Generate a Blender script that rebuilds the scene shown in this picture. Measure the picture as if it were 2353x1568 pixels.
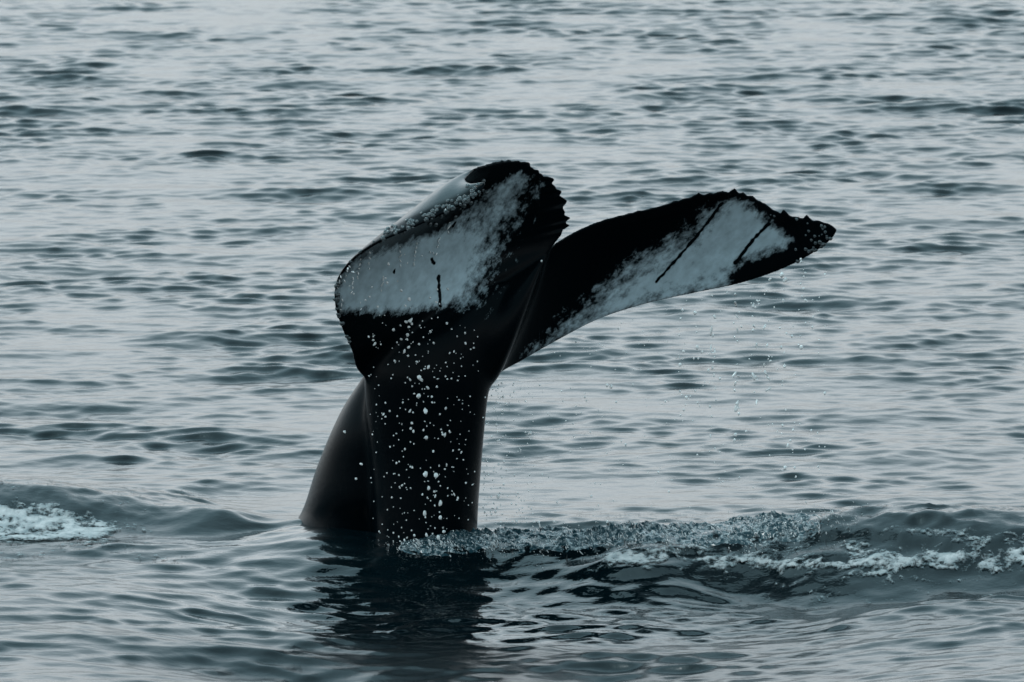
import bpy, bmesh, math, random
import numpy as np
from mathutils import Vector, Matrix
from mathutils.bvhtree import BVHTree

for o in list(bpy.data.objects):
    bpy.data.objects.remove(o)
SC = bpy.context.scene
COL = SC.collection
rng = np.random.default_rng(7)
random.seed(7)
R = math.radians

# ------------------------------------------------------------------ camera
DIST, CAM_H, PITCH = 53.3, 7.0, 6.17
FOCAL, SENSOR = 300.0, 36.0
cam_d = bpy.data.cameras.new('camera')
cam = bpy.data.objects.new('camera', cam_d)
COL.objects.link(cam)
cam.location = (0, -DIST, CAM_H)
cam.rotation_euler = (R(90 - PITCH), 0, 0)
cam_d.lens, cam_d.sensor_width = FOCAL, SENSOR
cam_d.clip_start, cam_d.clip_end = 1.0, 20000
cam_d.dof.use_dof = True
cam_d.dof.focus_distance = 53.2
cam_d.dof.aperture_fstop = 9.0
SC.camera = cam

# ------------------------------------------------------------------ sky and sun
SUN_EL, SUN_AZ = 68.0, -75.0          # azimuth from +Y towards -X: light from the left
w = bpy.data.worlds.new('World')
SC.world = w
w.use_nodes = True
nt = w.node_tree
nt.nodes.clear()
sky = nt.nodes.new('ShaderNodeTexSky')
sky.sky_type = 'NISHITA'
sky.sun_disc = False
sky.sun_elevation = R(SUN_EL)
sky.sun_rotation = R(SUN_AZ)
sky.air_density, sky.dust_density, sky.ozone_density = 1.0, 2.0, 1.0
hsv = nt.nodes.new('ShaderNodeHueSaturation')     # overcast: the blue drained out of the sky
hsv.inputs['Saturation'].default_value = 0.10
bg = nt.nodes.new('ShaderNodeBackground')
bg.inputs['Strength'].default_value = 0.15
out = nt.nodes.new('ShaderNodeOutputWorld')
nt.links.new(sky.outputs[0], hsv.inputs['Color'])
tint = nt.nodes.new('ShaderNodeMix')                # cool cast of the cloud cover
tint.data_type, tint.blend_type = 'RGBA', 'MULTIPLY'
tint.inputs['Factor'].default_value = 1.0
tcw = nt.nodes.new('ShaderNodeTexCoord')
sxyz = nt.nodes.new('ShaderNodeSeparateXYZ')
ramp = nt.nodes.new('ShaderNodeValToRGB')           # neutral haze low down, blue-green cloud overhead
ramp.color_ramp.elements[0].position, ramp.color_ramp.elements[0].color = 0.10, (0.93, 0.993, 1.022, 1)
ramp.color_ramp.elements[1].position, ramp.color_ramp.elements[1].color = 0.60, (0.56, 0.915, 1.03, 1)
nt.links.new(tcw.outputs['Generated'], sxyz.inputs[0])
nt.links.new(sxyz.outputs['Z'], ramp.inputs['Fac'])
nt.links.new(ramp.outputs['Color'], tint.inputs[7])
nt.links.new(hsv.outputs[0], tint.inputs[6])
nt.links.new(tint.outputs[2], bg.inputs['Color'])
nt.links.new(bg.outputs[0], out.inputs[0])

sd = bpy.data.lights.new('sun', 'SUN')
so = bpy.data.objects.new('sun', sd)
COL.objects.link(so)
sd.energy, sd.angle, sd.color = 0.5, R(14), (1.0, 0.98, 0.95)
az, el = R(SUN_AZ), R(SUN_EL)
to_sun = Vector((math.sin(az) * math.cos(el), math.cos(az) * math.cos(el), math.sin(el)))
so.rotation_euler = to_sun.to_track_quat('Z', 'Y').to_euler()
so.location = to_sun * 60

SC.view_settings.view_transform = 'Standard'
SC.view_settings.look = 'None'
SC.view_settings.gamma = 1
SC.view_settings.exposure = 0.76
SC.view_settings.use_curve_mapping = False

# ------------------------------------------------------------------ helpers
M_PX = DIST * SENSOR / FOCAL / 2353.0     # metres per reference unit near the whale
cp, sp = math.cos(R(PITCH)), math.sin(R(PITCH))
FWD, UP = np.array([0, cp, -sp]), np.array([0, sp, cp])


def at(px, py, y):
    """world point seen at reference position (px, py) standing on the vertical plane at depth y"""
    px, py, y = np.broadcast_arrays(np.asarray(px, float), np.asarray(py, float), np.asarray(y, float))
    k = SENSOR / FOCAL / 2353.0
    xn, yn = (px - 1176.5) * k, (784.0 - py) * k
    d = FWD[None, :] + yn.reshape(-1, 1) * UP[None, :]
    d = d + xn.reshape(-1, 1) * np.array([1, 0, 0])[None, :]
    s = (y.reshape(-1) + DIST) / d[:, 1]
    p = np.array([0, -DIST, CAM_H])[None, :] + d * s[:, None]
    return p.reshape(px.shape + (3,))


def ground(px, py):
    k = SENSOR / FOCAL / 2353.0
    xn, yn = (px - 1176.5) * k, (784.0 - py) * k
    d = FWD + yn * UP + xn * np.array([1.0, 0, 0])
    s = -CAM_H / d[2]
    return d[0] * s, -DIST + d[1] * s


def ref_xy(P):
    """inverse of at(): reference position of world points"""
    v = P - np.array([0, -DIST, CAM_H])
    z = v @ FWD
    k = SENSOR / FOCAL / 2353.0
    return 1176.5 + v[:, 0] / z / k, 784.0 - (v @ UP) / z / k


_perm = np.random.default_rng(3).permutation(1024)
_grad = np.random.default_rng(4).uniform(0, 2 * math.pi, 1024)
_gx, _gy = np.cos(_grad), np.sin(_grad)


def noise2(x, y, seed=0):
    x = np.asarray(x, float) + seed * 37.7
    y = np.asarray(y, float) + seed * 91.3
    xi, yi = np.floor(x).astype(int), np.floor(y).astype(int)
    xf, yf = x - xi, y - yi
    u, v = xf * xf * xf * (xf * (xf * 6 - 15) + 10), yf * yf * yf * (yf * (yf * 6 - 15) + 10)

    def g(ix, iy, fx, fy):
        h = _perm[(_perm[ix & 1023] + iy) & 1023]
        return _gx[h] * fx + _gy[h] * fy
    a = g(xi, yi, xf, yf)
    b = g(xi + 1, yi, xf - 1, yf)
    c = g(xi, yi + 1, xf, yf - 1)
    d = g(xi + 1, yi + 1, xf - 1, yf - 1)
    return (a * (1 - u) + b * u) * (1 - v) + (c * (1 - u) + d * u) * v


def fbm(x, y, octaves=4, seed=0):
    s, a = 0.0, 1.0
    for i in range(octaves):
        s = s + a * noise2(x * 2 ** i, y * 2 ** i, seed + i * 5)
        a *= 0.5
    return s


def sstep(a, b, x):
    t = np.clip((x - a) / (b - a), 0, 1)
    return t * t * (3 - 2 * t)


def mesh_obj(name, verts, faces, mat, smooth=True, parent=None):
    me = bpy.data.meshes.new(name)
    verts = np.asarray(verts, np.float32)
    faces = np.asarray(faces, np.int32)
    k = faces.shape[1]
    me.vertices.add(len(verts))
    me.vertices.foreach_set('co', verts.ravel())
    me.loops.add(faces.size)
    me.loops.foreach_set('vertex_index', faces.ravel())
    me.polygons.add(len(faces))
    me.polygons.foreach_set('loop_start', np.arange(0, faces.size, k, dtype=np.int32))
    me.polygons.foreach_set('loop_total', np.full(len(faces), k, np.int32))
    me.polygons.foreach_set('use_smooth', np.full(len(faces), smooth))
    me.update(calc_edges=True)
    me.validate()
    if mat:
        me.materials.append(mat)
    o = bpy.data.objects.new(name, me)
    COL.objects.link(o)
    o.parent = parent
    return o


def tag(o, label=None, cat=None, group=None, kind=None):
    for k, v in (('label', label), ('category', cat), ('group', group), ('kind', kind)):
        if v:
            o[k] = v
    return o


def new_mat(name):
    m = bpy.data.materials.new(name)
    m.use_nodes = True
    t = m.node_tree
    b = t.nodes['Principled BSDF']
    return m, t, b


def node(t, kind, **kw):
    n = t.nodes.new(kind)
    for k, v in kw.items():
        if k in n.inputs:
            n.inputs[k].default_value = v
        else:
            setattr(n, k, v)
    return n


# ------------------------------------------------------------------ materials
def water_material():
    m, t, b = new_mat('sea_water')
    b.inputs['Base Color'].default_value = (0.0006, 0.0035, 0.0048, 1)
    b.inputs['Roughness'].default_value = 0.03
    b.inputs['IOR'].default_value = 1.333
    sl = node(t, 'ShaderNodeAttribute', attribute_name='slick')
    rr = node(t, 'ShaderNodeMapRange')
    # -1: cat's paws, 0: wind-ruffled water, 1: slick left by the animal
    rr.inputs['To Max'].default_value = 0.045      # slick left by the animal
    rr.inputs['From Min'].default_value = -1.0
    rr.inputs['To Min'].default_value = 0.255     # cat's paws nearer the viewer
    t.links.new(sl.outputs['Fac'], rr.inputs['Value'])
    t.links.new(rr.outputs[0], b.inputs['Roughness'])
    tc = node(t, 'ShaderNodeTexCoord')
    mp = node(t, 'ShaderNodeMapping')
    mp.inputs['Scale'].default_value = (1.0, 1.25, 1.0)
    n1 = node(t, 'ShaderNodeTexNoise', Scale=9.0, Detail=3.0, Roughness=0.55)
    bu = node(t, 'ShaderNodeBump', Strength=0.30, Distance=0.015)
    # far out, where the mesh is too coarse for small waves, relief takes over
    fa = node(t, 'ShaderNodeAttribute', attribute_name='coarse')
    n0 = node(t, 'ShaderNodeTexNoise', Scale=1.1, Detail=4.0, Roughness=0.5)
    b0 = node(t, 'ShaderNodeBump', Distance=0.22)
    t.links.new(fa.outputs['Fac'], b0.inputs['Strength'])
    t.links.new(n0.outputs['Fac'], b0.inputs['Height'])
    t.links.new(b0.outputs[0], bu.inputs['Normal'])
    t.links.new(tc.outputs['Object'], mp.inputs['Vector'])
    t.links.new(mp.outputs[0], n1.inputs['Vector'])
    t.links.new(mp.outputs[0], n0.inputs['Vector'])
    t.links.new(n1.outputs['Fac'], bu.inputs['Height'])
    t.links.new(bu.outputs[0], b.inputs['Normal'])
    return m


def foam_material():
    m, t, b = new_mat('foam')
    b.inputs['Roughness'].default_value = 0.6
    tc = node(t, 'ShaderNodeTexCoord')
    n1 = node(t, 'ShaderNodeTexNoise', Scale=38.0, Detail=5.0, Roughness=0.65)
    n2 = node(t, 'ShaderNodeTexNoise', Scale=13.0, Detail=4.0, Roughness=0.6)
    cv = node(t, 'ShaderNodeAttribute', attribute_name='cover')
    t.links.new(tc.outputs['Object'], n1.inputs['Vector'])
    t.links.new(tc.outputs['Object'], n2.inputs['Vector'])
    # thin foam lets the water show, thick foam is white
    def comb(noise, k, off):
        q = node(t, 'ShaderNodeMath', operation='MULTIPLY_ADD')
        q.inputs[1].default_value, q.inputs[2].default_value = k, off
        t.links.new(noise.outputs['Fac'], q.inputs[0])
        r = node(t, 'ShaderNodeMath', operation='ADD')
        t.links.new(q.outputs[0], r.inputs[0])
        t.links.new(cv.outputs['Fac'], r.inputs[1])
        return r
    al = node(t, 'ShaderNodeMapRange')
    al.inputs['From Min'].default_value, al.inputs['From Max'].default_value = 0.0, 0.75
    t.links.new(comb(n1, 2.8, -1.45).outputs[0], al.inputs['Value'])
    t.links.new(al.outputs[0], b.inputs['Alpha'])
    th = node(t, 'ShaderNodeMapRange')
    th.inputs['From Min'].default_value, th.inputs['From Max'].default_value = -0.1, 1.5
    t.links.new(comb(n2, 2.2, -1.1).outputs[0], th.inputs['Value'])
    cm = node(t, 'ShaderNodeMix', data_type='RGBA')
    cm.inputs[6].default_value = (0.13, 0.17, 0.18, 1)
    cm.inputs[7].default_value = (0.50, 0.475, 0.465, 1)
    t.links.new(th.outputs[0], cm.inputs['Factor'])
    t.links.new(cm.outputs[2], b.inputs['Base Color'])
    bu = node(t, 'ShaderNodeBump', Strength=0.8, Distance=0.02)
    t.links.new(n1.outputs['Fac'], bu.inputs['Height'])
    t.links.new(bu.outputs[0], b.inputs['Normal'])
    return m


def drop_material(name, trans, col):
    m, t, b = new_mat(name)
    b.inputs['Base Color'].default_value = (*col, 1)
    b.inputs['Roughness'].default_value = 0.05
    b.inputs['IOR'].default_value = 1.333
    b.inputs['Transmission Weight'].default_value = trans
    return m


def skin_material():
    m, t, b = new_mat('whale_skin')
    at_ = node(t, 'ShaderNodeAttribute', attribute_name='pale')
    uv = node(t, 'ShaderNodeAttribute', attribute_name='skin_map')
    # streaky mottling at the edge of the pale pigment
    n1 = node(t, 'ShaderNodeTexNoise', Scale=5.0, Detail=9.0, Roughness=0.74)
    n2 = node(t, 'ShaderNodeTexNoise', Scale=5.0, Detail=6.0, Roughness=0.6)
    t.links.new(uv.outputs['Vector'], n1.inputs['Vector'])
    t.links.new(uv.outputs['Vector'], n2.inputs['Vector'])
    ma = node(t, 'ShaderNodeMath', operation='MULTIPLY_ADD')
    ma.inputs[1].default_value = 2.0
    ma.inputs[2].default_value = -1.0
    t.links.new(n1.outputs['Fac'], ma.inputs[0])
    ad = node(t, 'ShaderNodeMath', operation='MULTIPLY_ADD')
    ad.inputs[1].default_value = 1.6
    t.links.new(ma.outputs[0], ad.inputs[0])
    t.links.new(at_.outputs['Fac'], ad.inputs[2])
    ra = node(t, 'ShaderNodeMapRange')
    ra.inputs['From Min'].default_value = -0.25
    ra.inputs['From Max'].default_value = 0.60
    t.links.new(ad.outputs[0], ra.inputs['Value'])
    # pale skin itself is slightly cloudy
    pr = node(t, 'ShaderNodeMapRange')
    pr.inputs['From Min'].default_value = 0.3
    pr.inputs['From Max'].default_value = 0.7
    pr.inputs['To Min'].default_value = 0.76
    pr.inputs['To Max'].default_value = 1.14
    t.links.new(n2.outputs['Fac'], pr.inputs['Value'])
    pc = node(t, 'ShaderNodeMix', data_type='RGBA', blend_type='MULTIPLY')
    pc.inputs['Factor'].default_value = 1.0
    pc.inputs[6].default_value = (0.43, 0.53, 0.57, 1)
    t.links.new(pr.outputs[0], pc.inputs[7])
    mx = node(t, 'ShaderNodeMix', data_type='RGBA')
    mx.inputs[6].default_value = (0.0006, 0.0024, 0.0036, 1)
    t.links.new(ra.outputs[0], mx.inputs['Factor'])
    t.links.new(pc.outputs[2], mx.inputs[7])
    t.links.new(mx.outputs[2], b.inputs['Base Color'])
    b.inputs['Roughness'].default_value = 0.24
    gl = node(t, 'ShaderNodeAttribute', attribute_name='added_sheen')
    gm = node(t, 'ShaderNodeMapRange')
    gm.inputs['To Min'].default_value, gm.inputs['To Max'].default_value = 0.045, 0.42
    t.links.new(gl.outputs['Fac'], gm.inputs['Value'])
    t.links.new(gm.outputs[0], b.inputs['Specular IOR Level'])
    tc = node(t, 'ShaderNodeTexCoord')
    n3 = node(t, 'ShaderNodeTexNoise', Scale=26.0, Detail=5.0, Roughness=0.6)
    t.links.new(tc.outputs['Object'], n3.inputs['Vector'])
    bu = node(t, 'ShaderNodeBump', Strength=0.25, Distance=0.006)
    t.links.new(n3.outputs['Fac'], bu.inputs['Height'])
    t.links.new(bu.outputs[0], b.inputs['Normal'])
    return m


def barnacle_material():
    m, t, b = new_mat('barnacle_shell')
    n1 = node(t, 'ShaderNodeTexNoise', Scale=60.0, Detail=3.0)
    tc = node(t, 'ShaderNodeTexCoord')
    cr = node(t, 'ShaderNodeMix', data_type='RGBA')
    cr.inputs[6].default_value = (0.012, 0.022, 0.026, 1)
    cr.inputs[7].default_value = (0.10, 0.12, 0.125, 1)
    t.links.new(tc.outputs['Object'], n1.inputs['Vector'])
    t.links.new(n1.outputs['Fac'], cr.inputs['Factor'])
    t.links.new(cr.outputs[2], b.inputs['Base Color'])
    b.inputs['Roughness'].default_value = 0.15
    return m


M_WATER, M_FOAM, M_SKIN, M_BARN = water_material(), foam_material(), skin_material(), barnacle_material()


def churn_material():
    m, t, b = new_mat('churned_water')
    b.inputs['IOR'].default_value = 1.333
    b.inputs['Roughness'].default_value = 0.08
    tc = node(t, 'ShaderNodeTexCoord')
    n1 = node(t, 'ShaderNodeTexNoise', Scale=26.0, Detail=7.0, Roughness=0.72)
    t.links.new(tc.outputs['Object'], n1.inputs['Vector'])
    ra = node(t, 'ShaderNodeMapRange')
    ra.inputs['From Min'].default_value = 0.50
    ra.inputs['From Max'].default_value = 0.68
    t.links.new(n1.outputs['Fac'], ra.inputs['Value'])
    mx = node(t, 'ShaderNodeMix', data_type='RGBA')
    mx.inputs[6].default_value = (0.012, 0.032, 0.040, 1)
    mx.inputs[7].default_value = (0.42, 0.43, 0.43, 1)
    t.links.new(ra.outputs[0], mx.inputs['Factor'])
    t.links.new(mx.outputs[2], b.inputs['Base Color'])
    return m


M_CHURN = churn_material()
M_DROP = drop_material('drop_water', 0.32, (0.95, 0.94, 0.92))
M_SPRAY = drop_material('spray_water', 0.35, (0.74, 0.72, 0.71))

# ------------------------------------------------------------------ the sea
wrng = np.random.default_rng(21)
NC = 210
lam = np.exp(wrng.uniform(math.log(0.12), math.log(4.0), NC))
theta = wrng.normal(0, 0.60, NC) + 0.08
kk = 2 * math.pi / lam
kx, ky = kk * np.sin(theta), -kk * np.cos(theta)
ph = wrng.uniform(0, 2 * math.pi, NC)
# slope carried by each wave length
wgt = np.exp(-((np.log(lam) - math.log(0.26)) / 0.75) ** 2) + 0.50 * np.exp(-((np.log(lam) - math.log(1.3)) / 0.6) ** 2) + 0.08
SLOPE_RMS = 0.130
slope = wgt / math.sqrt((wgt ** 2).sum() / 2) * SLOPE_RMS
amp = slope / kk
CHOP = 0.80
LEAN = 1.35


def crest_tab(x, tab):
    t = np.array(tab)
    xs = (t[:, 0] - 1176.5) * M_PX
    return np.interp(x, xs, t[:, 1])


def ridge(y, yc, front, back):
    """water ridge with its crest at y = yc, the steep side towards -y"""
    d = y - yc
    return np.where(d < 0, 1 - sstep(0, 1, -d / front), np.exp(-(d / back) ** 2))


def local_shape(x, y):
    """heave of the water around the animal: (height, calm factor 0..1, turbulence 0..1)"""
    h = np.zeros_like(x)
    # smooth upwelling in front of the tail stock
    X0 = (1000 - 1176.5) * M_PX
    gx = np.exp(-((x - X0) / 1.25) ** 2)
    # a short steep face falls away towards the viewer into a shallow trough
    fy = [-60, -14, -8.0, -5.0, -3.5, -2.6, -2.0, -1.5, -1.1, -0.8, -0.5, 0.0, 0.6, 60]
    fz = [0, 0, -0.08, -0.155, -0.18, -0.185, -0.165, -0.105, -0.02, 0.035, 0.02, 0.0, 0.0, 0]
    prof = sum(np.interp(y + o, fy, fz) for o in (-.16, -.08, 0, .08, .16)) / 5
    gx = np.exp(-np.abs((x - X0 - 0.55) / 2.1) ** 4)
    h += gx * prof
    calm = np.exp(-np.abs((x - X0 - 0.15) / 1.6) ** 3) * sstep(0.4, -0.8, y) * sstep(-3.2, -1.6, y)
    # water heaped against the animal's back
    h += 0.085 * np.exp(-((x + 1.22) / 0.42) ** 2 - ((y + 0.28) / 0.34) ** 2)
    # shoulder of water right of the reflection
    h += 0.13 * np.exp(-((x - 0.78) / 0.48) ** 2 - ((y + 1.45) / 0.42) ** 2)
    # ridge pushed up on the right
    hb = crest_tab(x, [(950, 0.0), (1100, 0.03), (1350, 0.07), (1600, 0.12), (1850, 0.20), (2050, 0.28), (2200, 0.29), (2400, 0.26), (2900, 0.10), (3500, 0)])
    yc = crest_tab(x, [(1000, -0.7), (1350, -0.75), (1600, -0.85), (1850, -1.0), (2353, -0.95), (3000, -0.4)])
    fr = crest_tab(x, [(1000, 0.5), (1350, 0.6), (1600, 0.85), (1850, 1.2), (2353, 1.25), (3000, 1.8)])
    rb = ridge(y, yc, fr, 1.3)
    h += hb * rb
    h -= 0.30 * hb * np.exp(-((y - (yc - fr * 1.0)) / 0.55) ** 2) * sstep(0.08, 0.16, hb)
    turb = np.clip(hb / 0.08, 0, 1) * np.clip(rb * 1.3, 0, 1)
    # ridge on the left
    hc = crest_tab(x, [(-900, 0.0), (-400, 0.15), (-100, 0.26), (0, 0.25), (100, 0.235), (250, 0.17), (400, 0.09), (480, 0.02), (560, 0)])
    rc = ridge(y, 0.75, 0.95, 1.1)
    h += hc * rc
    turb = np.maximum(turb, 0.75 * np.clip(hc / 0.1, 0, 1) * np.clip(rc * 1.3, 0, 1))
    # small hump left of the tail
    x1, y1 = ground(500, 1236)
    h += 0.10 * np.exp(-((x - x1) / 0.26) ** 2) * ridge(y, y1 + 0.45, 0.5, 0.6)
    x1, y1 = ground(690, 1240)
    h += 0.06 * np.exp(-((x - x1) / 0.16) ** 2) * ridge(y, y1 + 0.35, 0.45, 0.5)
    return h, calm, turb


def water_points(x, y, sx=None, sy=None):
    """displaced sea surface over the flat coordinates x, y; waves finer than the grid (sx, sy) fade out"""
    x = np.asarray(x, np.float32)
    y = np.asarray(y, np.float32)
    h, calm, turb = local_shape(x, y)
    gust = np.clip(0.86 + 0.55 * fbm(x / 9.0, y / 14.0, 2, 11) + 1.0 * fbm(x / 1.7, y / 2.6, 2, 12), 0.25, 2.1)
    X, Y, Z = x.astype(np.float32).copy(), y.astype(np.float32).copy(), h.astype(np.float32)
    zone = np.exp(-np.abs((x + 0.3) / 1.7) ** 4) * sstep(-7.0, -6.0, y) * sstep(-0.9, -2.2, y)
    g_long = (gust * (1 - 0.60 * calm)).astype(np.float32)
    g_short = ((gust * (1 - zone) + 1.15 * zone) * (1 - 0.10 * calm)).astype(np.float32)
    for i in range(NC):
        p = (kx[i] * x + ky[i] * y + ph[i]).astype(np.float32)
        a = amp[i]
        if sx is not None:
            f = np.clip((lam[i] / np.maximum(sx, sy) - 2.2) / 2.5, 0, 1).astype(np.float32)
            if not f.any():
                continue
        else:
            f = np.float32(1)
        a = (g_short if lam[i] < 0.55 else g_long) * np.float32(a) * f
        s = np.sin(p)
        Z += a * np.cos(p)
        c = np.float32(CHOP) * a * s
        X -= c * np.float32(kx[i] / kk[i])
        Y -= c * np.float32(ky[i] / kk[i])
    Y -= np.float32(LEAN) * (Z - h.astype(np.float32))      # crests lean towards the viewer: short steep faces, long backs
    near = turb > 0.01
    if near.any():
        xn, yn = x[near], y[near]
        Z[near] += turb[near] * (0.024 * fbm(xn * 5.0, yn * 5.0, 6, 31) + 0.010 * np.abs(noise2(xn * 15, yn * 12, 41)))
    return X, Y, Z


FINE = np.float32(0.027)


def graded(lo, hi, step_lo, step_hi, far_lo, far_hi, growth):
    mid = [lo]
    while mid[-1] < hi:
        f = (mid[-1] - lo) / (hi - lo)
        mid.append(mid[-1] + step_lo + (step_hi - step_lo) * f)
    left, s, v = [], step_lo, lo
    while v > far_lo:
        s = min(s * (growth if s < 0.35 else 1.2), 900)
        v -= s
        left.append(v)
    right, s, v = [], step_hi, mid[-1]
    while v < far_hi:
        s = min(s * (growth if s < 0.35 else 1.2), 900)
        v += s
        right.append(v)
    return np.array(left[::-1] + mid + right)


def grid_faces(nx, ny):
    i = np.arange(nx * ny).reshape(ny, nx)
    return np.stack([i[:-1, :-1], i[:-1, 1:], i[1:, 1:], i[1:, :-1]], -1).reshape(-1, 4)


gx_ = graded(-8.2, 8.2, 0.023, 0.023, -6000, 6000, 1.03)
gy_ = graded(-8.0, 54.0, 0.034, 0.068, -4000, 9000, 1.025)
sxx, syy = np.gradient(gx_), np.gradient(gy_)
XX, YY = np.meshgrid(gx_, gy_)
SX, SY = np.meshgrid(sxx, syy)
X, Y, Z = water_points(XX.ravel(), YY.ravel(), SX.ravel() * 1.0, SY.ravel() * 0.75)
sea = mesh_obj('sea', np.stack([X, Y, Z], -1), grid_faces(len(gx_), len(gy_)), M_WATER)
coarse = sea.data.attributes.new('coarse', 'FLOAT', 'POINT')
coarse.data.foreach_set('value', np.clip((np.maximum(SX, SY).ravel() - 0.08) / 0.25, 0, 1).astype(np.float32))
slick = sea.data.attributes.new('slick', 'FLOAT', 'POINT')
_hx = (XX.ravel() + 0.40) / 1.75
_paw = np.exp(-np.abs((XX.ravel() + 0.45) / 1.7) ** 3) * sstep(-3.0, -3.7, YY.ravel()) * sstep(-7.5, -6.0, YY.ravel())
slick.data.foreach_set('value', (-_paw + np.exp(-np.abs(_hx) ** 3) * sstep(0.6, -0.4, YY.ravel()) * sstep(-4.4, -3.0, YY.ravel())).astype(np.float32))
tag(sea, 'rippled grey sea with dark teal wave faces all around the whale', kind='structure')


# ------------------------------------------------------------------ the whale
def spline(P, n):
    """centripetal-like Catmull-Rom through the rows of P (k, d), n samples spread evenly over the row index"""
    P = np.asarray(P, float)
    k = len(P)
    Q = np.vstack([2 * P[0] - P[1], P, 2 * P[-1] - P[-2]])
    u = np.linspace(0, k - 1, n)
    i = np.minimum(u.astype(int), k - 2)
    t = (u - i)[:, None]
    p0, p1, p2, p3 = Q[i], Q[i + 1], Q[i + 2], Q[i + 3]
    return 0.5 * ((2 * p1) + (p2 - p0) * t + (2 * p0 - 5 * p1 + 4 * p2 - p3) * t ** 2 + (3 * p1 - p0 - 3 * p2 + p3) * t ** 3)


# leading edge (x, y, nearness) / trailing edge / bulge / thickness, from the left tip over the root to the right tip
ROWS = [
    ((1115, 424, 1.45), (1113, 420, 1.43), (0, 0, 0), .035),
    ((1100, 447, 1.48), (1084, 425, 1.34), (-8, -6, 0), .07),
    ((1065, 468, 1.49), (1070, 411, 1.06), (-10, -6, .02), .085),
    ((1010, 496, 1.46), (1112, 382, .76), (-36, -6, .06), .11),
    ((940, 527, 1.38), (1195, 371, .48), (-54, -4, .02), .125),
    ((868, 557, 1.25), (1250, 405, .32), (-46, -2, -.12), .14),
    ((812, 594, 1.10), (1283, 440, .22), (-22, 0, -.22), .15),
    ((776, 640, .96), (1298, 490, .17), (0, 0, -.25), .16),
    ((765, 695, .82), (1293, 532, .14), (6, 0, -.22), .17),
    ((776, 750, .68), (1276, 558, .13), (6, 0, -.15), .18),
    ((800, 806, .52), (1265, 573, .13), (0, 0, -.06), .19),
    ((834, 872, .28), (1259, 583, .13), (0, 0, .04), .16),
    ((1000, 905, .18), (1256, 587, .13), (0, 0, .16), .16),
    ((1112, 895, .16), (1254, 589, .10), (-6, 4, .16), .16),
    ((1138, 868, .00), (1262, 574, .02), (0, 0, 0), .14),
    ((1200, 828, -.20), (1288, 553, .00), (0, 0, -.05), .14),
    ((1290, 777, -.38), (1345, 523, -.06), (0, 0, -.08), .14),
    ((1380, 732, -.47), (1412, 500, -.11), (0, 0, -.10), .14),
    ((1490, 697, -.50), (1492, 481, -.15), (0, 0, -.11), .13),
    ((1600, 673, -.46), (1582, 456, -.15), (0, 0, -.10), .12),
    ((1700, 652, -.37), (1665, 440, -.12), (0, 0, -.08), .10),
    ((1780, 626, -.26), (1732, 457, -.08), (0, 0, -.05), .085),
    ((1840, 599, -.15), (1792, 490, -.04), (0, 0, -.03), .07),
    ((1888, 569, -.06), (1862, 506, -.01), (0, 0, 0), .06),
    ((1912, 548, -.02), (1902, 514, 0), (0, 0, 0), .05),
    ((1923, 530, 0), (1922, 526, 0), (0, 0, 0), .035),
]
NU, NT = 620, 44
ctrl = np.array([list(a) + list(b) + list(c) + [d] for a, b, c, d in ROWS])
S = spline(ctrl, NU)
Lp, Tp, Bp, TH = S[:, 0:3], S[:, 3:6], S[:, 6:9], np.maximum(S[:, 9], 0.02)

# ragged trailing edge: one small tooth after another
L3 = at(Lp[:, 0], Lp[:, 1], -Lp[:, 2])
T3 = at(Tp[:, 0], Tp[:, 1], -Tp[:, 2])
arc = np.concatenate([[0], np.cumsum(np.linalg.norm(np.diff(T3, axis=0), axis=1))])
uidx = np.linspace(0, len(ROWS) - 1, NU)
rag = np.maximum(sstep(1.6, 3.0, uidx) * (1 - sstep(8.0, 8.8, uidx)), 0.9 * sstep(18.2, 20, uidx) * (1 - sstep(23.2, 24.2, uidx)))
rag = np.maximum(rag, 0.22 * sstep(15.5, 17, uidx) * (1 - sstep(23, 24, uidx)))
warp = arc + 0.045 * noise2(arc * 7, 0 * arc, 3)
tooth_len = np.where(uidx < 12, 0.062, 0.075)
phs = warp / tooth_len
fr = phs - np.floor(phs)
cell = np.floor(phs).astype(int)
tooth = np.minimum(fr / 0.62, (1 - fr) / 0.38) ** 0.8
hgt = 0.008 + 0.050 * (np.random.default_rng(5).random(400) ** 1.6)[np.abs(cell) % 400]
cd = T3 - L3
cd /= np.maximum(np.linalg.norm(cd, axis=1, keepdims=True), 1e-6)
TOOTH = cd * (rag * (tooth * hgt - 0.008) + rag * 0.022 * noise2(arc * 4, arc * 0, 9))[:, None]

tt = 0.5 - 0.5 * np.cos(np.linspace(0, math.pi, NT))
bul = np.stack([Bp[:, 0] * M_PX, -Bp[:, 2], -Bp[:, 1] * M_PX], -1)
C = L3[:, None, :] * (1 - tt)[None, :, None] + T3[:, None, :] * tt[None, :, None] + (4 * tt * (1 - tt))[None, :, None] * bul[:, None, :]
C0 = C.copy()
C = C + (tt ** 14)[None, :, None] * TOOTH[:, None, :]
du = np.gradient(C0, axis=0)
dt = np.gradient(C0, axis=1)
N = np.cross(du, dt)
for _ in range(6):
    N[1:-1] = (N[:-2] + N[1:-1] * 2 + N[2:]) / 4
N /= np.maximum(np.linalg.norm(N, axis=2, keepdims=True), 1e-9)
prof = 2.6 * (0.2969 * np.sqrt(tt) - 0.126 * tt - 0.3516 * tt ** 2 + 0.2843 * tt ** 3 - 0.1015 * tt ** 4) * 1.92
Hh = TH[:, None] * prof[None, :] * 0.5
Hh = np.maximum(Hh, np.where(tt > 0.02, 0.0085, 0.0)[None, :])
A = C + N * Hh[:, :, None]
B = C - N * Hh[:, :, None]
ring = np.concatenate([A, B[:, ::-1][:, :-1]], axis=1)      # closed section (leading edge shared)
nr = ring.shape[1]
idx = np.arange(NU * nr).reshape(NU, nr)
nxt = np.roll(idx, -1, axis=1)
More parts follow.
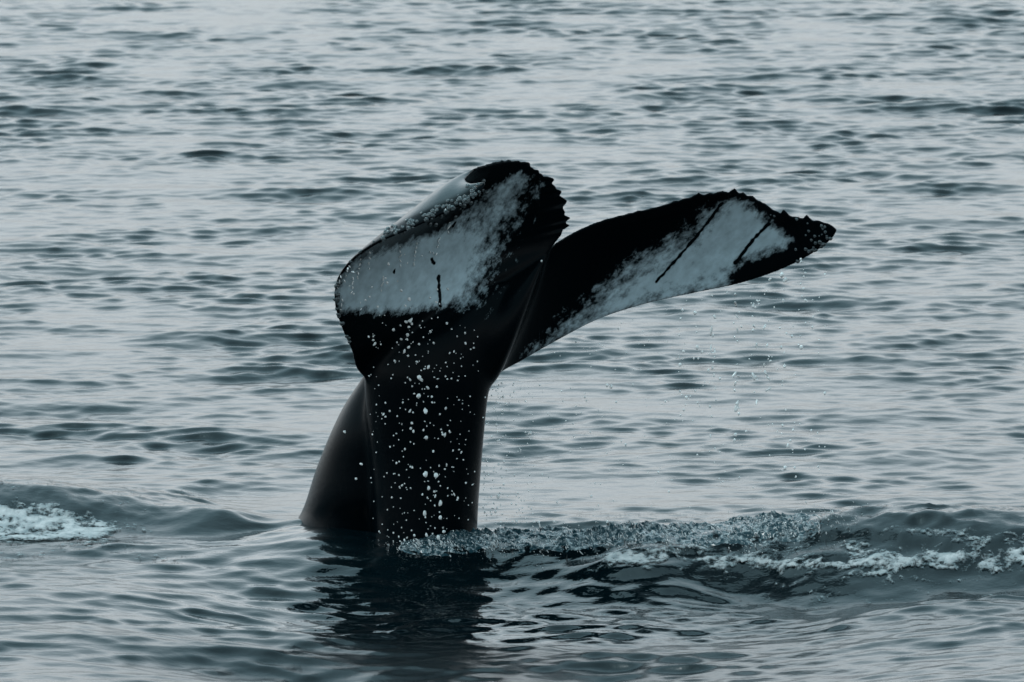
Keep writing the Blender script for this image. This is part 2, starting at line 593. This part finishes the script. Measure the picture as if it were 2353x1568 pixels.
wf = np.stack([idx[:-1], nxt[:-1], nxt[1:], idx[1:]], -1).reshape(-1, 4)
caps = []
for r_, flip in ((idx[0], True), (idx[-1], False)):
    for j in range(1, nr // 2):
        q = [r_[j - 1], r_[j], r_[nr - 1 - j], r_[(nr - j) % nr]]
        caps.append(q[::-1] if flip else q)
wing_v, wing_f = ring.reshape(-1, 3), np.vstack([wf, np.array(caps)])


def column(levels, n=120, seg=64, power=2.0):
    """closed loft of upright sections: (y on the picture, left x, right x, nearness of the middle, half depth)"""
    s = spline(np.array(levels, float), n)
    a = np.linspace(0, 2 * math.pi, seg, endpoint=False)
    ca, sa = np.cos(a), np.sin(a)
    ex = np.sign(ca) * np.abs(ca) ** (2 / power)
    ey = np.sign(sa) * np.abs(sa) ** (2 / power)
    P = []
    for py, xl, xr, f, d in s:
        P.append(at((xl + xr) / 2 + (xr - xl) / 2 * ex, np.full(seg, py), -f + d * ey))
    P = np.array(P)
    v = np.vstack([P.reshape(-1, 3), P[0].mean(0), P[-1].mean(0)])
    i = np.arange(n * seg).reshape(n, seg)
    j = np.roll(i, -1, axis=1)
    f = np.stack([i[:-1], j[:-1], j[1:], i[1:]], -1).reshape(-1, 4).tolist()
    for q in range(seg):
        f.append([i[0, q], n * seg, i[0, (q + 1) % seg]])
        f.append([i[-1, q], i[-1, (q + 1) % seg], n * seg + 1])
    return v, f


stock = column([(650, 1130, 1215, .17, .06), (700, 1020, 1180, .20, .12), (745, 930, 1158, .22, .18), (790, 872, 1145, .22, .23), (840, 842, 1135, .21, .265), (872, 836, 1128, .20, .285), (930, 838, 1120, .17, .305), (1000, 843, 1113, .13, .33),
                (1080, 848, 1106, .08, .36), (1160, 852, 1100, .05, .39), (1250, 855, 1096, .02, .42), (1350, 850, 1094, .0, .46), (1480, 840, 1094, .0, .5)])
back = column([(845, 842, 950, -.02, .12), (872, 829, 960, -.10, .20), (930, 791, 980, -.18, .30), (1000, 757, 1000, -.22, .38), (1080, 725, 1010, -.33, .46), (1150, 703, 1020, -.42, .53),
               (1185, 688, 1025, -.48, .54), (1220, 662, 1030, -.53, .56), (1300, 590, 1040, -.62, .62), (1440, 440, 1050, -.7, .7)])

allv, allf, off = [], [], 0
for v, f in ((wing_v, wing_f.tolist()), stock, back):
    allv.append(v)
    allf += [[a + off for a in q] for q in f]
    off += len(v)
raw = bpy.data.meshes.new('raw')
raw.from_pydata(np.vstack(allv).tolist(), [], allf)
bm = bmesh.new()
bm.from_mesh(raw)
bmesh.ops.recalc_face_normals(bm, faces=bm.faces[:])
bm.to_mesh(raw)
bm.free()
tmp = bpy.data.objects.new('raw', raw)
COL.objects.link(tmp)
md = tmp.modifiers.new('remesh', 'REMESH')
md.mode = 'VOXEL'
md.voxel_size = 0.0075
dg = bpy.context.evaluated_depsgraph_get()
body_me = bpy.data.meshes.new_from_object(tmp.evaluated_get(dg))
bpy.data.objects.remove(tmp)
nv = len(body_me.vertices)
co = np.empty(nv * 3, np.float32)
body_me.vertices.foreach_get('co', co)
co = co.reshape(-1, 3).astype(float)
ne = len(body_me.edges)
ed = np.empty(ne * 2, np.int32)
body_me.edges.foreach_get('vertices', ed)
ed = ed.reshape(-1, 2)
deg = np.bincount(ed.ravel(), minlength=nv).astype(float)[:, None]


def relax(co, wgt, it):
    for _ in range(it):
        s = np.zeros_like(co)
        for k in range(3):
            s[:, k] = np.bincount(ed[:, 0], co[ed[:, 1], k], nv) + np.bincount(ed[:, 1], co[ed[:, 0], k], nv)
        co = co + wgt * 0.5 * (s / deg - co)
    return co


px_, py_ = ref_xy(co)
# soft folds where the tail stock runs into the flukes and the back; crisp ragged edges elsewhere
soft = sstep(1200, 1120, px_) * sstep(640, 760, py_)
co = relax(co, np.full((nv, 1), 0.8), 2)
co = relax(co, soft[:, None], 130)
body_me.vertices.foreach_set('co', co.astype(np.float32).ravel())
body_me.polygons.foreach_set('use_smooth', np.full(len(body_me.polygons), True))
body_me.update()
px_, py_ = ref_xy(co)
nrm = np.empty(nv * 3, np.float32)
body_me.vertices.foreach_get('normal', nrm)
nrm = nrm.reshape(-1, 3)


def poly_sd(poly, x, y):
    """signed distance to a polygon, positive inside"""
    P = np.array(poly, float)
    d2 = np.full(x.shape, 1e12)
    ins = np.zeros(x.shape, bool)
    for a, b in zip(P, np.roll(P, -1, axis=0)):
        e = b - a
        t = np.clip(((x - a[0]) * e[0] + (y - a[1]) * e[1]) / (e @ e), 0, 1)
        d2 = np.minimum(d2, (x - a[0] - t * e[0]) ** 2 + (y - a[1] - t * e[1]) ** 2)
        if a[1] != b[1]:
            c = (a[1] > y) != (b[1] > y)
            ins ^= c & (x < (b[0] - a[0]) * (y - a[1]) / (b[1] - a[1]) + a[0])
    return np.where(ins, 1, -1) * np.sqrt(d2)


def line_d(pts, x, y):
    d2 = np.full(x.shape, 1e12)
    P = np.array(pts, float)
    for a, b in zip(P[:-1], P[1:]):
        e = b - a
        t = np.clip(((x - a[0]) * e[0] + (y - a[1]) * e[1]) / (e @ e), 0, 1)
        d2 = np.minimum(d2, (x - a[0] - t * e[0]) ** 2 + (y - a[1] - t * e[1]) ** 2)
    return np.sqrt(d2)


PALE_L = [(1120, 440), (1165, 415), (1196, 398), (1210, 412), (1192, 445), (1180, 475), (1158, 515), (1135, 560), (1122, 600), (1112, 640), (1090, 678), (1055, 698), (1010, 706), (950, 716),
          (880, 722), (830, 716), (788, 716), (772, 690), (776, 650), (790, 622), (830, 592), (900, 568), (960, 548), (1030, 522), (1080, 494), (1114, 462)]
PALE_R = [(1690, 458), (1730, 474), (1755, 497), (1775, 518), (1803, 532), (1818, 550), (1795, 573), (1742, 590), (1702, 602), (1682, 628), (1672, 650), (1655, 668), (1560, 700), (1480, 720), (1400, 752),
          (1330, 800), (1228, 846), (1226, 826), (1290, 768), (1340, 712), (1400, 660), (1440, 622), (1480, 592), (1530, 562), (1600, 522), (1645, 486)]
view = co - np.array([0, -DIST, CAM_H])
facing = -(nrm * view).sum(1)
ventral = facing > 0
sl, sr = poly_sd(PALE_L, px_, py_), poly_sd(PALE_R, px_, py_)
# wide mottled transition towards the trailing edge, narrow elsewhere
wl = 22 + 75 * sstep(1020, 1120, px_) * sstep(-30, 40, py_ - (590 - (px_ - 830) * 0.47))
wr = 24 + 45 * sstep(1680, 1600, px_)
wr = np.where(px_ < 1400, 70, wr)
vl, vr = np.clip(sl / wl, -2, 1.2), np.clip(sr / wr, -2, 1.2)
for pts, wd in (([(1008, 636), (1009, 668), (1012, 704)], 2.0), ([(992, 596), (997, 605)], 2.2), ([(908, 618), (905, 628)], 1.2), ([(1040, 520), (1046, 512)], 1.4)):
    vl = np.minimum(vl, (line_d(pts, px_, py_) + 2.5 * noise2(px_ / 9, py_ / 9, 71)) / wd - 1.7)
for pts, wd in (([(1660, 466), (1600, 545), (1540, 612), (1508, 648)], 1.3), ([(1766, 514), (1730, 552), (1690, 604)], 1.6)):
    vr = np.minimum(vr, (line_d(pts, px_, py_) + 3.0 * noise2(px_ / 11, py_ / 11, 72)) / wd * 0.8 - 1.8 + 0.8 * sstep(640, 480, py_) * 0)
pale = np.where(ventral, np.maximum(vl, vr), -2)
# the near fluke covers the far one: keep each patch on its own fluke
pale = np.where((px_ < 1240) & (co[:, 1] > 0.02) & (sl > -60), -2, pale)
at1 = body_me.attributes.new('pale', 'FLOAT', 'POINT')
at1.data.foreach_set('value', pale.astype(np.float32))
# streak direction of the mottling runs from the root outward
ang = np.where(px_ < 1240, R(-58), R(-40))
ca, sa = np.cos(ang), np.sin(ang)
U_ = (px_ * ca + py_ * sa) / 100.0 * 0.68
V_ = (-px_ * sa + py_ * ca) / 100.0 * 1.15
at2 = body_me.attributes.new('skin_map', 'FLOAT_VECTOR', 'POINT')
at2.data.foreach_set('vector', np.stack([U_, V_, co[:, 1] * 0.3], -1).astype(np.float32).ravel())
SHEEN_STRIP = [(765, 640), (790, 600), (850, 545), (935, 500), (1005, 470), (1070, 440), (1112, 414), (1122, 395), (1050, 395), (900, 470), (790, 570)]
added_sheen = np.maximum(sstep(-6, 8, poly_sd(SHEEN_STRIP, px_, py_)), sstep(0.2, -0.2, facing))       # sheen put in by raised specular: rolled edge strip and fluke backs
added_sheen = np.maximum(added_sheen, 0.10 * sstep(-0.05, 0.15, co[:, 1]) * sstep(850, 900, py_))  # a fainter sheen put onto the hump behind the tail stock
at3 = body_me.attributes.new('added_sheen', 'FLOAT', 'POINT')
at3.data.foreach_set('value', added_sheen.astype(np.float32))
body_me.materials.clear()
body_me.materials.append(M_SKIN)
body_me.name = 'body'
whale = bpy.data.objects.new('whale', None)
COL.objects.link(whale)
body = bpy.data.objects.new('body', body_me)
COL.objects.link(body)
body.parent = whale
tag(whale, 'black whale tail raised out of the sea with pale patches under both flukes', 'whale')
tris = np.array([p.vertices[:] for p in body_me.polygons])
BVH = BVHTree.FromPolygons(co.tolist(), tris.tolist())
CAMP = Vector((0, -DIST, CAM_H))


def hit(px, py):
    p = at(px, py, 0.0)
    d = (Vector(p) - CAMP).normalized()
    return BVH.ray_cast(CAMP, d)


# barnacles: little shells crusted along the edges
def barnacle_mesh(k):
    r = random.Random(k)
    n = 8
    v, f = [], []
    rings = [(1.0, -0.35), (0.92, 0.25), (0.55, 0.85), (0.36, 0.80), (0.26, 0.45)]
    for i, (rad, z) in enumerate(rings):
        for j in range(n):
            a = 2 * math.pi * j / n
            q = rad * (1 + r.uniform(-.12, .12))
            v.append((q * math.cos(a), q * math.sin(a), z + r.uniform(-.06, .06)))
    for i in range(len(rings) - 1):
        for j in range(n):
            f.append((i * n + j, i * n + (j + 1) % n, (i + 1) * n + (j + 1) % n, (i + 1) * n + j))
    me = bpy.data.meshes.new('barnacle')
    f2 = f + [tuple(reversed([(len(rings) - 1) * n + j for j in range(n)]))[::-1]]
    me.from_pydata(v, [], f2)
    for p in me.polygons:
        p.use_smooth = True
    me.materials.append(M_BARN)
    return me


B_ME = [barnacle_mesh(k) for k in range(4)]
spots = []


def along(pts, n, spread, rmin, rmax, seed):
    r = np.random.default_rng(seed)
    P = np.array(pts, float)
    L = np.concatenate([[0], np.cumsum(np.linalg.norm(np.diff(P, axis=0), axis=1))])
    for s in r.uniform(0, L[-1], n):
        x, y = np.interp(s, L, P[:, 0]), np.interp(s, L, P[:, 1])
        spots.append((x + r.normal(0, spread), y + r.normal(0, spread), r.uniform(rmin, rmax) ** 1.0))


along([(880, 541), (940, 518), (1010, 489), (1070, 459), (1112, 430)], 105, 9.5, 2.8, 7.4, 1)
along([(800, 600), (850, 556), (900, 530)], 10, 6, 3, 5, 2)
along([(776, 636), (770, 690), (780, 745), (800, 792)], 34, 4.0, 3.5, 7.0, 3)
along([(1828, 596), (1870, 575), (1905, 552)], 26, 8, 3.0, 6.5, 4)
along([(1850, 545), (1905, 530)], 10, 10, 2.0, 4.5, 6)
along([(1740, 480), (1850, 510)], 6, 5, 2.0, 4.0, 8)
along([(868, 520), (905, 495), (960, 465)], 9, 4, 3, 5, 5)
for i, (x, y, s) in enumerate(spots):
    h = hit(x, y)
    if h[0] is None:
        continue
    o = bpy.data.objects.new('barnacle', B_ME[i % 4])
    COL.objects.link(o)
    rad = s * M_PX
    o.parent = whale
    o.rotation_euler = h[1].to_track_quat('Z', 'Y').to_euler()
    o.location = h[0]
    o.scale = (rad, rad, rad * random.uniform(0.7, 1.1))

# ------------------------------------------------------------------ foam lying on the water
def foam_patch(name, label, poly, lo, hi, step, thr, seed, stretch=(1.6, 3.0), thick=0.009):
    """lacy foam sheet over part of the sea: lumps stand proud, its ragged rim sinks below the surface"""
    xs, ys = np.arange(lo[0], hi[0], step), np.arange(lo[1], hi[1], step * 1.3)
    gx, gy = np.meshgrid(xs, ys)
    fx, fy = gx.ravel(), gy.ravel()
    X, Y, Z = water_points(fx, fy, FINE, FINE)
    P = np.stack([X, Y, Z], -1).astype(float)
    qx, qy = ref_xy(P)
    sdv = np.clip(poly_sd(poly, qx, qy) / 16.0, -1.5, 1.0)
    wx, wy = fx + 0.10 * fbm(fx * 3, fy * 3, 3, seed + 1), fy + 0.12 * fbm(fx * 3, fy * 3, 3, seed + 2)
    lace = 0.70 - 2.8 * np.abs(noise2(wx * 2.6, wy * 5.0, seed)) + 0.50 - 2.2 * np.abs(noise2(wx * 7, wy * 11, seed + 4))
    n = 0.75 * fbm(fx * stretch[0], fy * stretch[1], 4, seed + 6) + 0.75 * lace + 0.5 * fbm(fx * 24, fy * 18, 3, seed + 3)
    m = sdv * 0.55 + n * 1.1 - thr
    Zf = Z + 0.006 + np.where(m > 0, np.minimum(m, 0.9) * thick, np.maximum(m, -0.8) * 0.022) + np.where(m > 0, 0.005 * np.abs(noise2(fx * 30, fy * 22, seed + 8)), 0)
    P[:, 2] = Zf
    f = grid_faces(len(xs), len(ys))
    f = f[(m[f] > -0.75).all(1)]
    used = np.unique(f)
    mp = np.full(len(P), -1)
    mp[used] = np.arange(len(used))
    o = mesh_obj(name, P[used], mp[f], M_FOAM)
    ca = o.data.attributes.new('cover', 'FLOAT', 'POINT')
    ca.data.foreach_set('value', m[used].astype(np.float32))
    tag(o, label, 'foam', kind='stuff')
    return o


foam_patch('foam', 'white foam sliding down the dark wave at the left edge',
           [(-200, 1150), (30, 1165), (110, 1190), (200, 1205), (260, 1215), (240, 1236), (100, 1240), (-200, 1245)], (-4.0, -1.0), (-2.0, 2.2), 0.010, 0.08, 51)
foam_patch('foam', 'white foam streaks on the dark swell at the right edge',
           [(1380, 1268), (1500, 1262), (1640, 1275), (1760, 1280), (1900, 1285), (2050, 1275), (2200, 1262), (2400, 1255), (2500, 1290), (2300, 1310), (2100, 1315), (1900, 1312), (1700, 1300), (1400, 1296)],
           (0.4, -2.6), (3.8, 0.9), 0.010, 0.20, 67)

foam_patch('foam', 'scattered foam specks on the dark wave face left of the whale',
           [(-150, 1150), (60, 1148), (250, 1182), (420, 1214), (330, 1228), (0, 1242)], (-4.0, -1.4), (-1.2, 1.6), 0.010, 0.88, 83, (3, 4), 0.006)
foam_patch('foam', 'scattered foam specks on the dark swell right of the spray',
           [(1650, 1215), (1900, 1205), (2100, 1200), (2400, 1215), (2450, 1320), (2200, 1335), (1800, 1300)], (1.1, -2.6), (3.8, 0.4), 0.010, 1.08, 95, (3, 4), 0.006)

# ------------------------------------------------------------------ drops and spray
def ico(sub):
    b = bmesh.new()
    bmesh.ops.create_icosphere(b, subdivisions=sub, radius=1.0)
    v = np.array([q.co[:] for q in b.verts])
    f = np.array([[q.index for q in p.verts] for p in b.faces])
    b.free()
    return v, f


I1, I2 = ico(1), ico(2)


def blob_cloud(name, label, cat, C, Rr, D, mat, base=I1, seed=0, jitter=0.25):
    """many small water blobs in one mesh: centres C, radii Rr (n,3) along axes with the long axis turned to D"""
    r = np.random.default_rng(seed)
    v, f = base
    n, m = len(C), len(v)
    D = D / np.linalg.norm(D, axis=1, keepdims=True)
    ref = np.where(np.abs(D[:, :1]) < 0.8, np.array([[1.0, 0, 0]]), np.array([[0, 1.0, 0]]))
    a = np.cross(D, ref)
    a /= np.linalg.norm(a, axis=1, keepdims=True)
    b = np.cross(D, a)
    wob = 1 + r.uniform(-jitter, jitter, (n, m, 1))
    loc = v[None] * Rr[:, None, :] * wob
    P = C[:, None, :] + loc[..., :1] * a[:, None] + loc[..., 1:2] * b[:, None] + loc[..., 2:] * D[:, None]
    F = (f[None] + (np.arange(n) * m)[:, None, None]).reshape(-1, 3)
    o = mesh_obj(name, P.reshape(-1, 3), F, mat)
    tag(o, label, cat, kind='stuff')
    return o


def water_z(x, y):
    return water_points(np.asarray(x, float), np.asarray(y, float), FINE, FINE)[2].astype(float)


# the curtain of spray where the tail drags through the surface
sr_ = np.random.default_rng(77)
n = 17000
spx = sr_.uniform(880, 1990, n)
dens = np.interp(spx, [880, 960, 1100, 1300, 1500, 1650, 1800, 1880, 1990], [0.25, 0.55, 0.75, 0.75, 0.7, 0.9, 1.0, 0.7, 0.08])
keep = sr_.random(n) < dens * np.clip(0.50 + 1.3 * fbm(spx / 30.0, 0 * spx, 4, 15), 0.06, 1)
spx = spx[keep]
n = len(spx)
sx_ = (spx - 1176.5) * M_PX
sy_ = np.interp(spx, [880, 1100, 1200, 1500, 1960], [-.74, -.80, -.88, -.90, -1.0]) + sr_.normal(0, 1, n) * np.interp(spx, [900, 1120, 1200], [.07, .10, .17])
tall = np.interp(spx, [880, 1080, 1120, 1500, 1700, 1850, 1960], [0.010, 0.014, 0.024, 0.026, 0.036, 0.045, 0.03]) * np.clip(0.7 + 1.6 * fbm(spx / 17.0, 0 * spx, 3, 25), 0.25, 2.2)
sz_ = water_z(sx_, sy_) + sr_.exponential(1.0, n) * tall + 0.004
clump = sr_.random(n) < np.clip(0.30 + 1.9 * fbm(sx_ * 9, (sz_ + 0.5 * sy_) * 16, 3, 35), 0.03, 1)
sx_, sy_, sz_ = sx_[clump], sy_[clump], sz_[clump]
n = len(sx_)
rad = np.minimum(np.exp(sr_.normal(math.log(0.0017), 0.55, n)), 0.0050)
asp = np.minimum(1 + sr_.exponential(1.0, n), 4.0)
D = np.stack([sr_.normal(-0.5, 0.35, n), sr_.normal(0, 0.3, n), np.abs(sr_.normal(0.9, 0.3, n)) + 0.2], -1)
blob_cloud('splash', 'low curtain of splashing water running right from the base of the tail', 'splash',
           np.stack([sx_, sy_, sz_], -1), np.stack([rad, rad, rad * asp], -1), D, M_SPRAY, I1, 3, 0.3)

xs, ys = np.arange(-0.78, 2.15, 0.009), np.arange(-1.4, 0.0, 0.013)
gx, gy = np.meshgrid(xs, ys)
fx, fy = gx.ravel(), gy.ravel()
X, Y, Z = water_points(fx, fy, FINE, FINE)
yc_ = np.interp(fx, [-.78, 0.2, 1.0, 2.1], [-.66, -.78, -.85, -.95])
env = sstep(-0.42, -0.10, fy - yc_) * sstep(0.75, 0.25, fy - yc_) * sstep(-.78, -.6, fx) * sstep(2.15, 1.7, fx)
r1 = 1 - np.abs(noise2(fx * 8 + fy * 3, fy * 7, 61)) * 2.2
r2 = 1 - np.abs(noise2(fx * 19 + fy * 5, fy * 15, 62)) * 2.2
r3 = 1 - np.abs(noise2(fx * 41, fy * 30, 63)) * 2.2
big = np.clip(0.55 + 0.9 * fbm(fx * 2.2, fy * 2.0, 2, 64), 0.1, 1.3)
lift = env * big * (0.045 * np.clip(r1, 0, 1) ** 2 + 0.030 * np.clip(r2, 0, 1) ** 2 + 0.012 * np.clip(r3, 0, 1))
P = np.stack([X - lift * 0.5, Y, Z + lift - 0.02 * (1 - env) - 0.006], -1)
churn = mesh_obj('churned_water', P, grid_faces(len(xs), len(ys)), M_CHURN)
tag(churn, 'churned water full of spikes and bubbles beside the base of the tail', 'churned water', kind='stuff')

# torn threads of white water thrown up out of the churn
n = 240
tx = sr_.uniform(930, 1880, n)
tx += 22 * noise2(tx / 25.0, tx * 0, 44)
px3 = (tx - 1176.5) * M_PX
py3 = np.interp(tx, [880, 1100, 1200, 1500, 1960], [-.76, -.84, -.92, -.95, -1.05]) + sr_.normal(0, .06, n)
pz3 = water_z(px3, py3) + sr_.uniform(0.0, 0.03, n)
r3_ = np.exp(sr_.normal(math.log(0.0024), 0.35, n))
blob_cloud('splash', 'white torn threads of water leaping from the churned crest beside the tail', 'splash', np.stack([px3, py3, pz3], -1),
           np.stack([r3_, r3_, r3_ * sr_.uniform(2.5, 7, n)], -1), np.stack([sr_.normal(-0.6, 0.35, n), sr_.normal(0, .2, n), np.full(n, 0.8)], -1), M_SPRAY, I2, 9, 0.25)

# single drops: the big ones where the photograph shows them, then the sprinkle around them
drops = []          # px, py, nearness, radius (reference units), squash, zone
BIG = [(963, 868, 7), (967, 872, 5), (962, 910, 6), (952, 905, 4), (978, 945, 6.5), (988, 1002, 0), (979, 1006, 6.5), (978, 1090, 7.5), (1002, 1093, 7.5), (985, 1122, 5), (998, 1130, 4.5), (1012, 1157, 5.5),
       (976, 1180, 6), (1012, 1190, 6), (1020, 1222, 6), (980, 1230, 4.5), (1007, 1236, 6), (1002, 1255, 4.5), (1014, 1258, 4.5), (944, 985, 4), (950, 992, 3.5), (936, 770, 5), (939, 798, 4.5), (922, 780, 5),
       (933, 740, 6), (942, 738, 5), (940, 752, 4), (940, 688, 5), (922, 668, 5), (858, 782, 4), (862, 790, 4), (907, 830, 3.5), (938, 818, 4), (958, 832, 5.5), (975, 848, 3.5), (886, 958, 3.5),
       (1033, 992, 3), (1060, 1040, 3.5), (1052, 1145, 3.5), (980, 1005, 4), (792, 993, 4), (818, 1101, 4), (830, 1067, 3), (1244, 600, 4.5), (868, 705, 4), (840, 690, 3.5), (855, 660, 3), (890, 650, 3)]
for x, y, r_ in BIG:
    if r_:
        drops.append((x, y, None, r_, 0.8, 'stock'))
dr = np.random.default_rng(91)
while sum(d[5] == 'stock' for d in drops) < 165:
    x, y = dr.normal(975, 72), dr.uniform(720, 1265)
    if 842 < x < 1100:
        drops.append((x, y, None, float(np.exp(dr.normal(math.log(1.9), .35))), dr.uniform(.7, 1.0), 'stock'))
RIVULETS = [(829, 597, 822, 638), (802, 612, 791, 646), (849, 580, 848, 618), (919, 567, 921, 611), (1033, 512, 1030, 533), (1009, 550, 1007, 567), (958, 560, 951, 608), (989, 580, 1002, 584), (783, 636, 776, 660),
            (787, 690, 784, 712), (812, 640, 808, 672), (880, 640, 876, 668)]
for x0, y0, x1, y1 in RIVULETS:      # water running off the rim in broken threads
    for q in np.linspace(0, 1, max(3, int(abs(y1 - y0) / 8))):
        drops.append((x0 + (x1 - x0) * q + dr.normal(0, .6), y0 + (y1 - y0) * q, 'skin', dr.uniform(1.3, 2.0), dr.uniform(1.2, 2.4), 'pale'))
for i in range(24):
    x, y = dr.uniform(790, 1050), dr.uniform(560, 715)
    if y > 770 - 0.2 * (x - 700) - 150:
        drops.append((x, y, None, float(np.exp(dr.normal(math.log(1.9), .3))), dr.uniform(.7, 1.4), 'pale'))
for x0, y0, y1, k in ((1636, 672, 1020, 15), (1690, 664, 980, 15), (1733, 655, 930, 14), (1765, 640, 900, 12), (1800, 625, 1060, 17), (1845, 590, 800, 9), (1566, 690, 960, 9), (1600, 680, 1060, 9), (1688, 900, 1120, 4), (1818, 980, 1110, 5)):
    for y in dr.uniform(y0, y1, k):
        drops.append((x0 + dr.normal(0, 5), y, dr.normal(.1, .15), float(np.exp(dr.normal(math.log(2.8), .3))), dr.uniform(.9, 1.7), 'fluke'))
small = []
for i in range(260):
    x = dr.uniform(1135, 1900)
    y = dr.uniform(0, 1) * 480 + np.interp(x, [1135, 1300, 1500, 1700, 1900], [880, 790, 710, 660, 600])
    small.append((x, min(y, 1200), dr.normal(.1, .3), float(np.exp(dr.normal(math.log(1.7), .3))), 1))
for i in range(220):
    small.append((dr.uniform(1110, 1230) if i % 2 else dr.uniform(1110, 1160), dr.uniform(880, 1230), dr.normal(.2, .2), float(np.exp(dr.normal(math.log(1.6), .35))), 1))
for i in range(230):
    x, y = dr.uniform(850, 1100), dr.uniform(730, 1265)
    small.append((x, y, None, float(np.exp(dr.normal(math.log(1.25), .3))), 1))


def drop_mesh(k):
    r = np.random.default_rng(k)
    v, f = I2
    v = v * (1 + 0.55 * noise2(v[:, :1] * 1.2 + k * 3.7, v[:, 1:2] * 1.2 + v[:, 2:] * 0.9 + k, k))
    v[:, 2] *= r.uniform(0.9, 1.4)
    v[:, 0] *= r.uniform(0.8, 1.3)
    me = bpy.data.meshes.new('water_drop')
    me.from_pydata(v.tolist(), [], f.tolist())
    for p in me.polygons:
        p.use_smooth = True
    me.materials.append(M_DROP)
    return me


D_ME = [drop_mesh(k) for k in range(5)]


def free_y(px, py, f):
    """depth of a drop: where told, else hanging a little in front of the skin seen behind it"""
    if f == 'skin':
        h = hit(px, py)
        return h[0].y - 0.012 if h[0] is not None else -0.9
    if f is not None:
        return -f
    h = hit(px, py)
    return (h[0].y - random.uniform(0.06, 0.35)) if h[0] is not None else -0.5


GRP = {'stock': 'drops falling in front of the tail stock', 'bigstock': 'large drops falling in front of the tail stock', 'pale': 'drops on the left fluke', 'fluke': 'drops dripping from the right fluke'}


def drop_label(x, y, zone):
    if zone in ('stock', 'bigstock'):
        where = ('just under the pale fluke patch' if y < 790 else 'at the narrow waist of the tail' if y < 900 else 'halfway down the tail stock' if y < 1030
                 else 'low on the tail stock' if y < 1160 else 'just above the splash at the tail base')
        side = 'near its left edge' if x < 905 else 'near its right edge' if x > 1045 else 'along its middle'
        return ('large bright water blob ' if zone == 'bigstock' else 'small bright water drop ') + where + ' ' + side
    if zone == 'pale':
        return ('thread of water off the barnacled rim of the near fluke' if y < 625 else 'small water drop low on the pale patch of the near fluke') + (' by its outer edge' if x < 850 else ' near its middle' if x < 960 else ' towards the tip')
    col = ('nearest the fluke tip' if x > 1825 else 'second from the fluke tip' if x > 1782 else 'under the dark second scratch' if x > 1712 else 'under the start of the dark tip' if x > 1665 else 'below its pale middle')
    return 'tiny drop in the drip line ' + col + (', high up' if y < 760 else ', far down')


for i, (x, y, f, r_, sq, zone) in enumerate(drops[:300]):
    if zone == 'stock' and y < 716:
        zone = 'pale'
    if zone == 'stock' and r_ >= 4.5:
        zone = 'bigstock'
    o = bpy.data.objects.new('water_drop', D_ME[i % 5])
    COL.objects.link(o)
    o.location = at(x, y, free_y(x, y, f))
    s = r_ * M_PX * (0.70 if r_ > 3 else 0.92)
    o.scale = (s * random.uniform(.6, 1.3), s, s * sq * random.uniform(.8, 1.9))
    o.rotation_euler = (random.uniform(-.4, .4), random.uniform(-.9, .9), random.uniform(0, 6))
    tag(o, drop_label(x, y, zone), 'water drop', GRP[zone])
small += [(x, y, f, r_, sq) for x, y, f, r_, sq, z in drops[300:]]
Cs = np.array([at(x, y, free_y(x, y, f)) for x, y, f, r_, sq in small])
rs = np.array([s[3] for s in small]) * M_PX
blob_cloud('fine_spray', 'fine droplets falling around the tail and below the right fluke', 'spray', Cs, np.stack([rs, rs, rs * 1.2], -1),
           np.tile([[0.1, 0, 1.0]], (len(rs), 1)), M_DROP, I1, 8, 0.1)
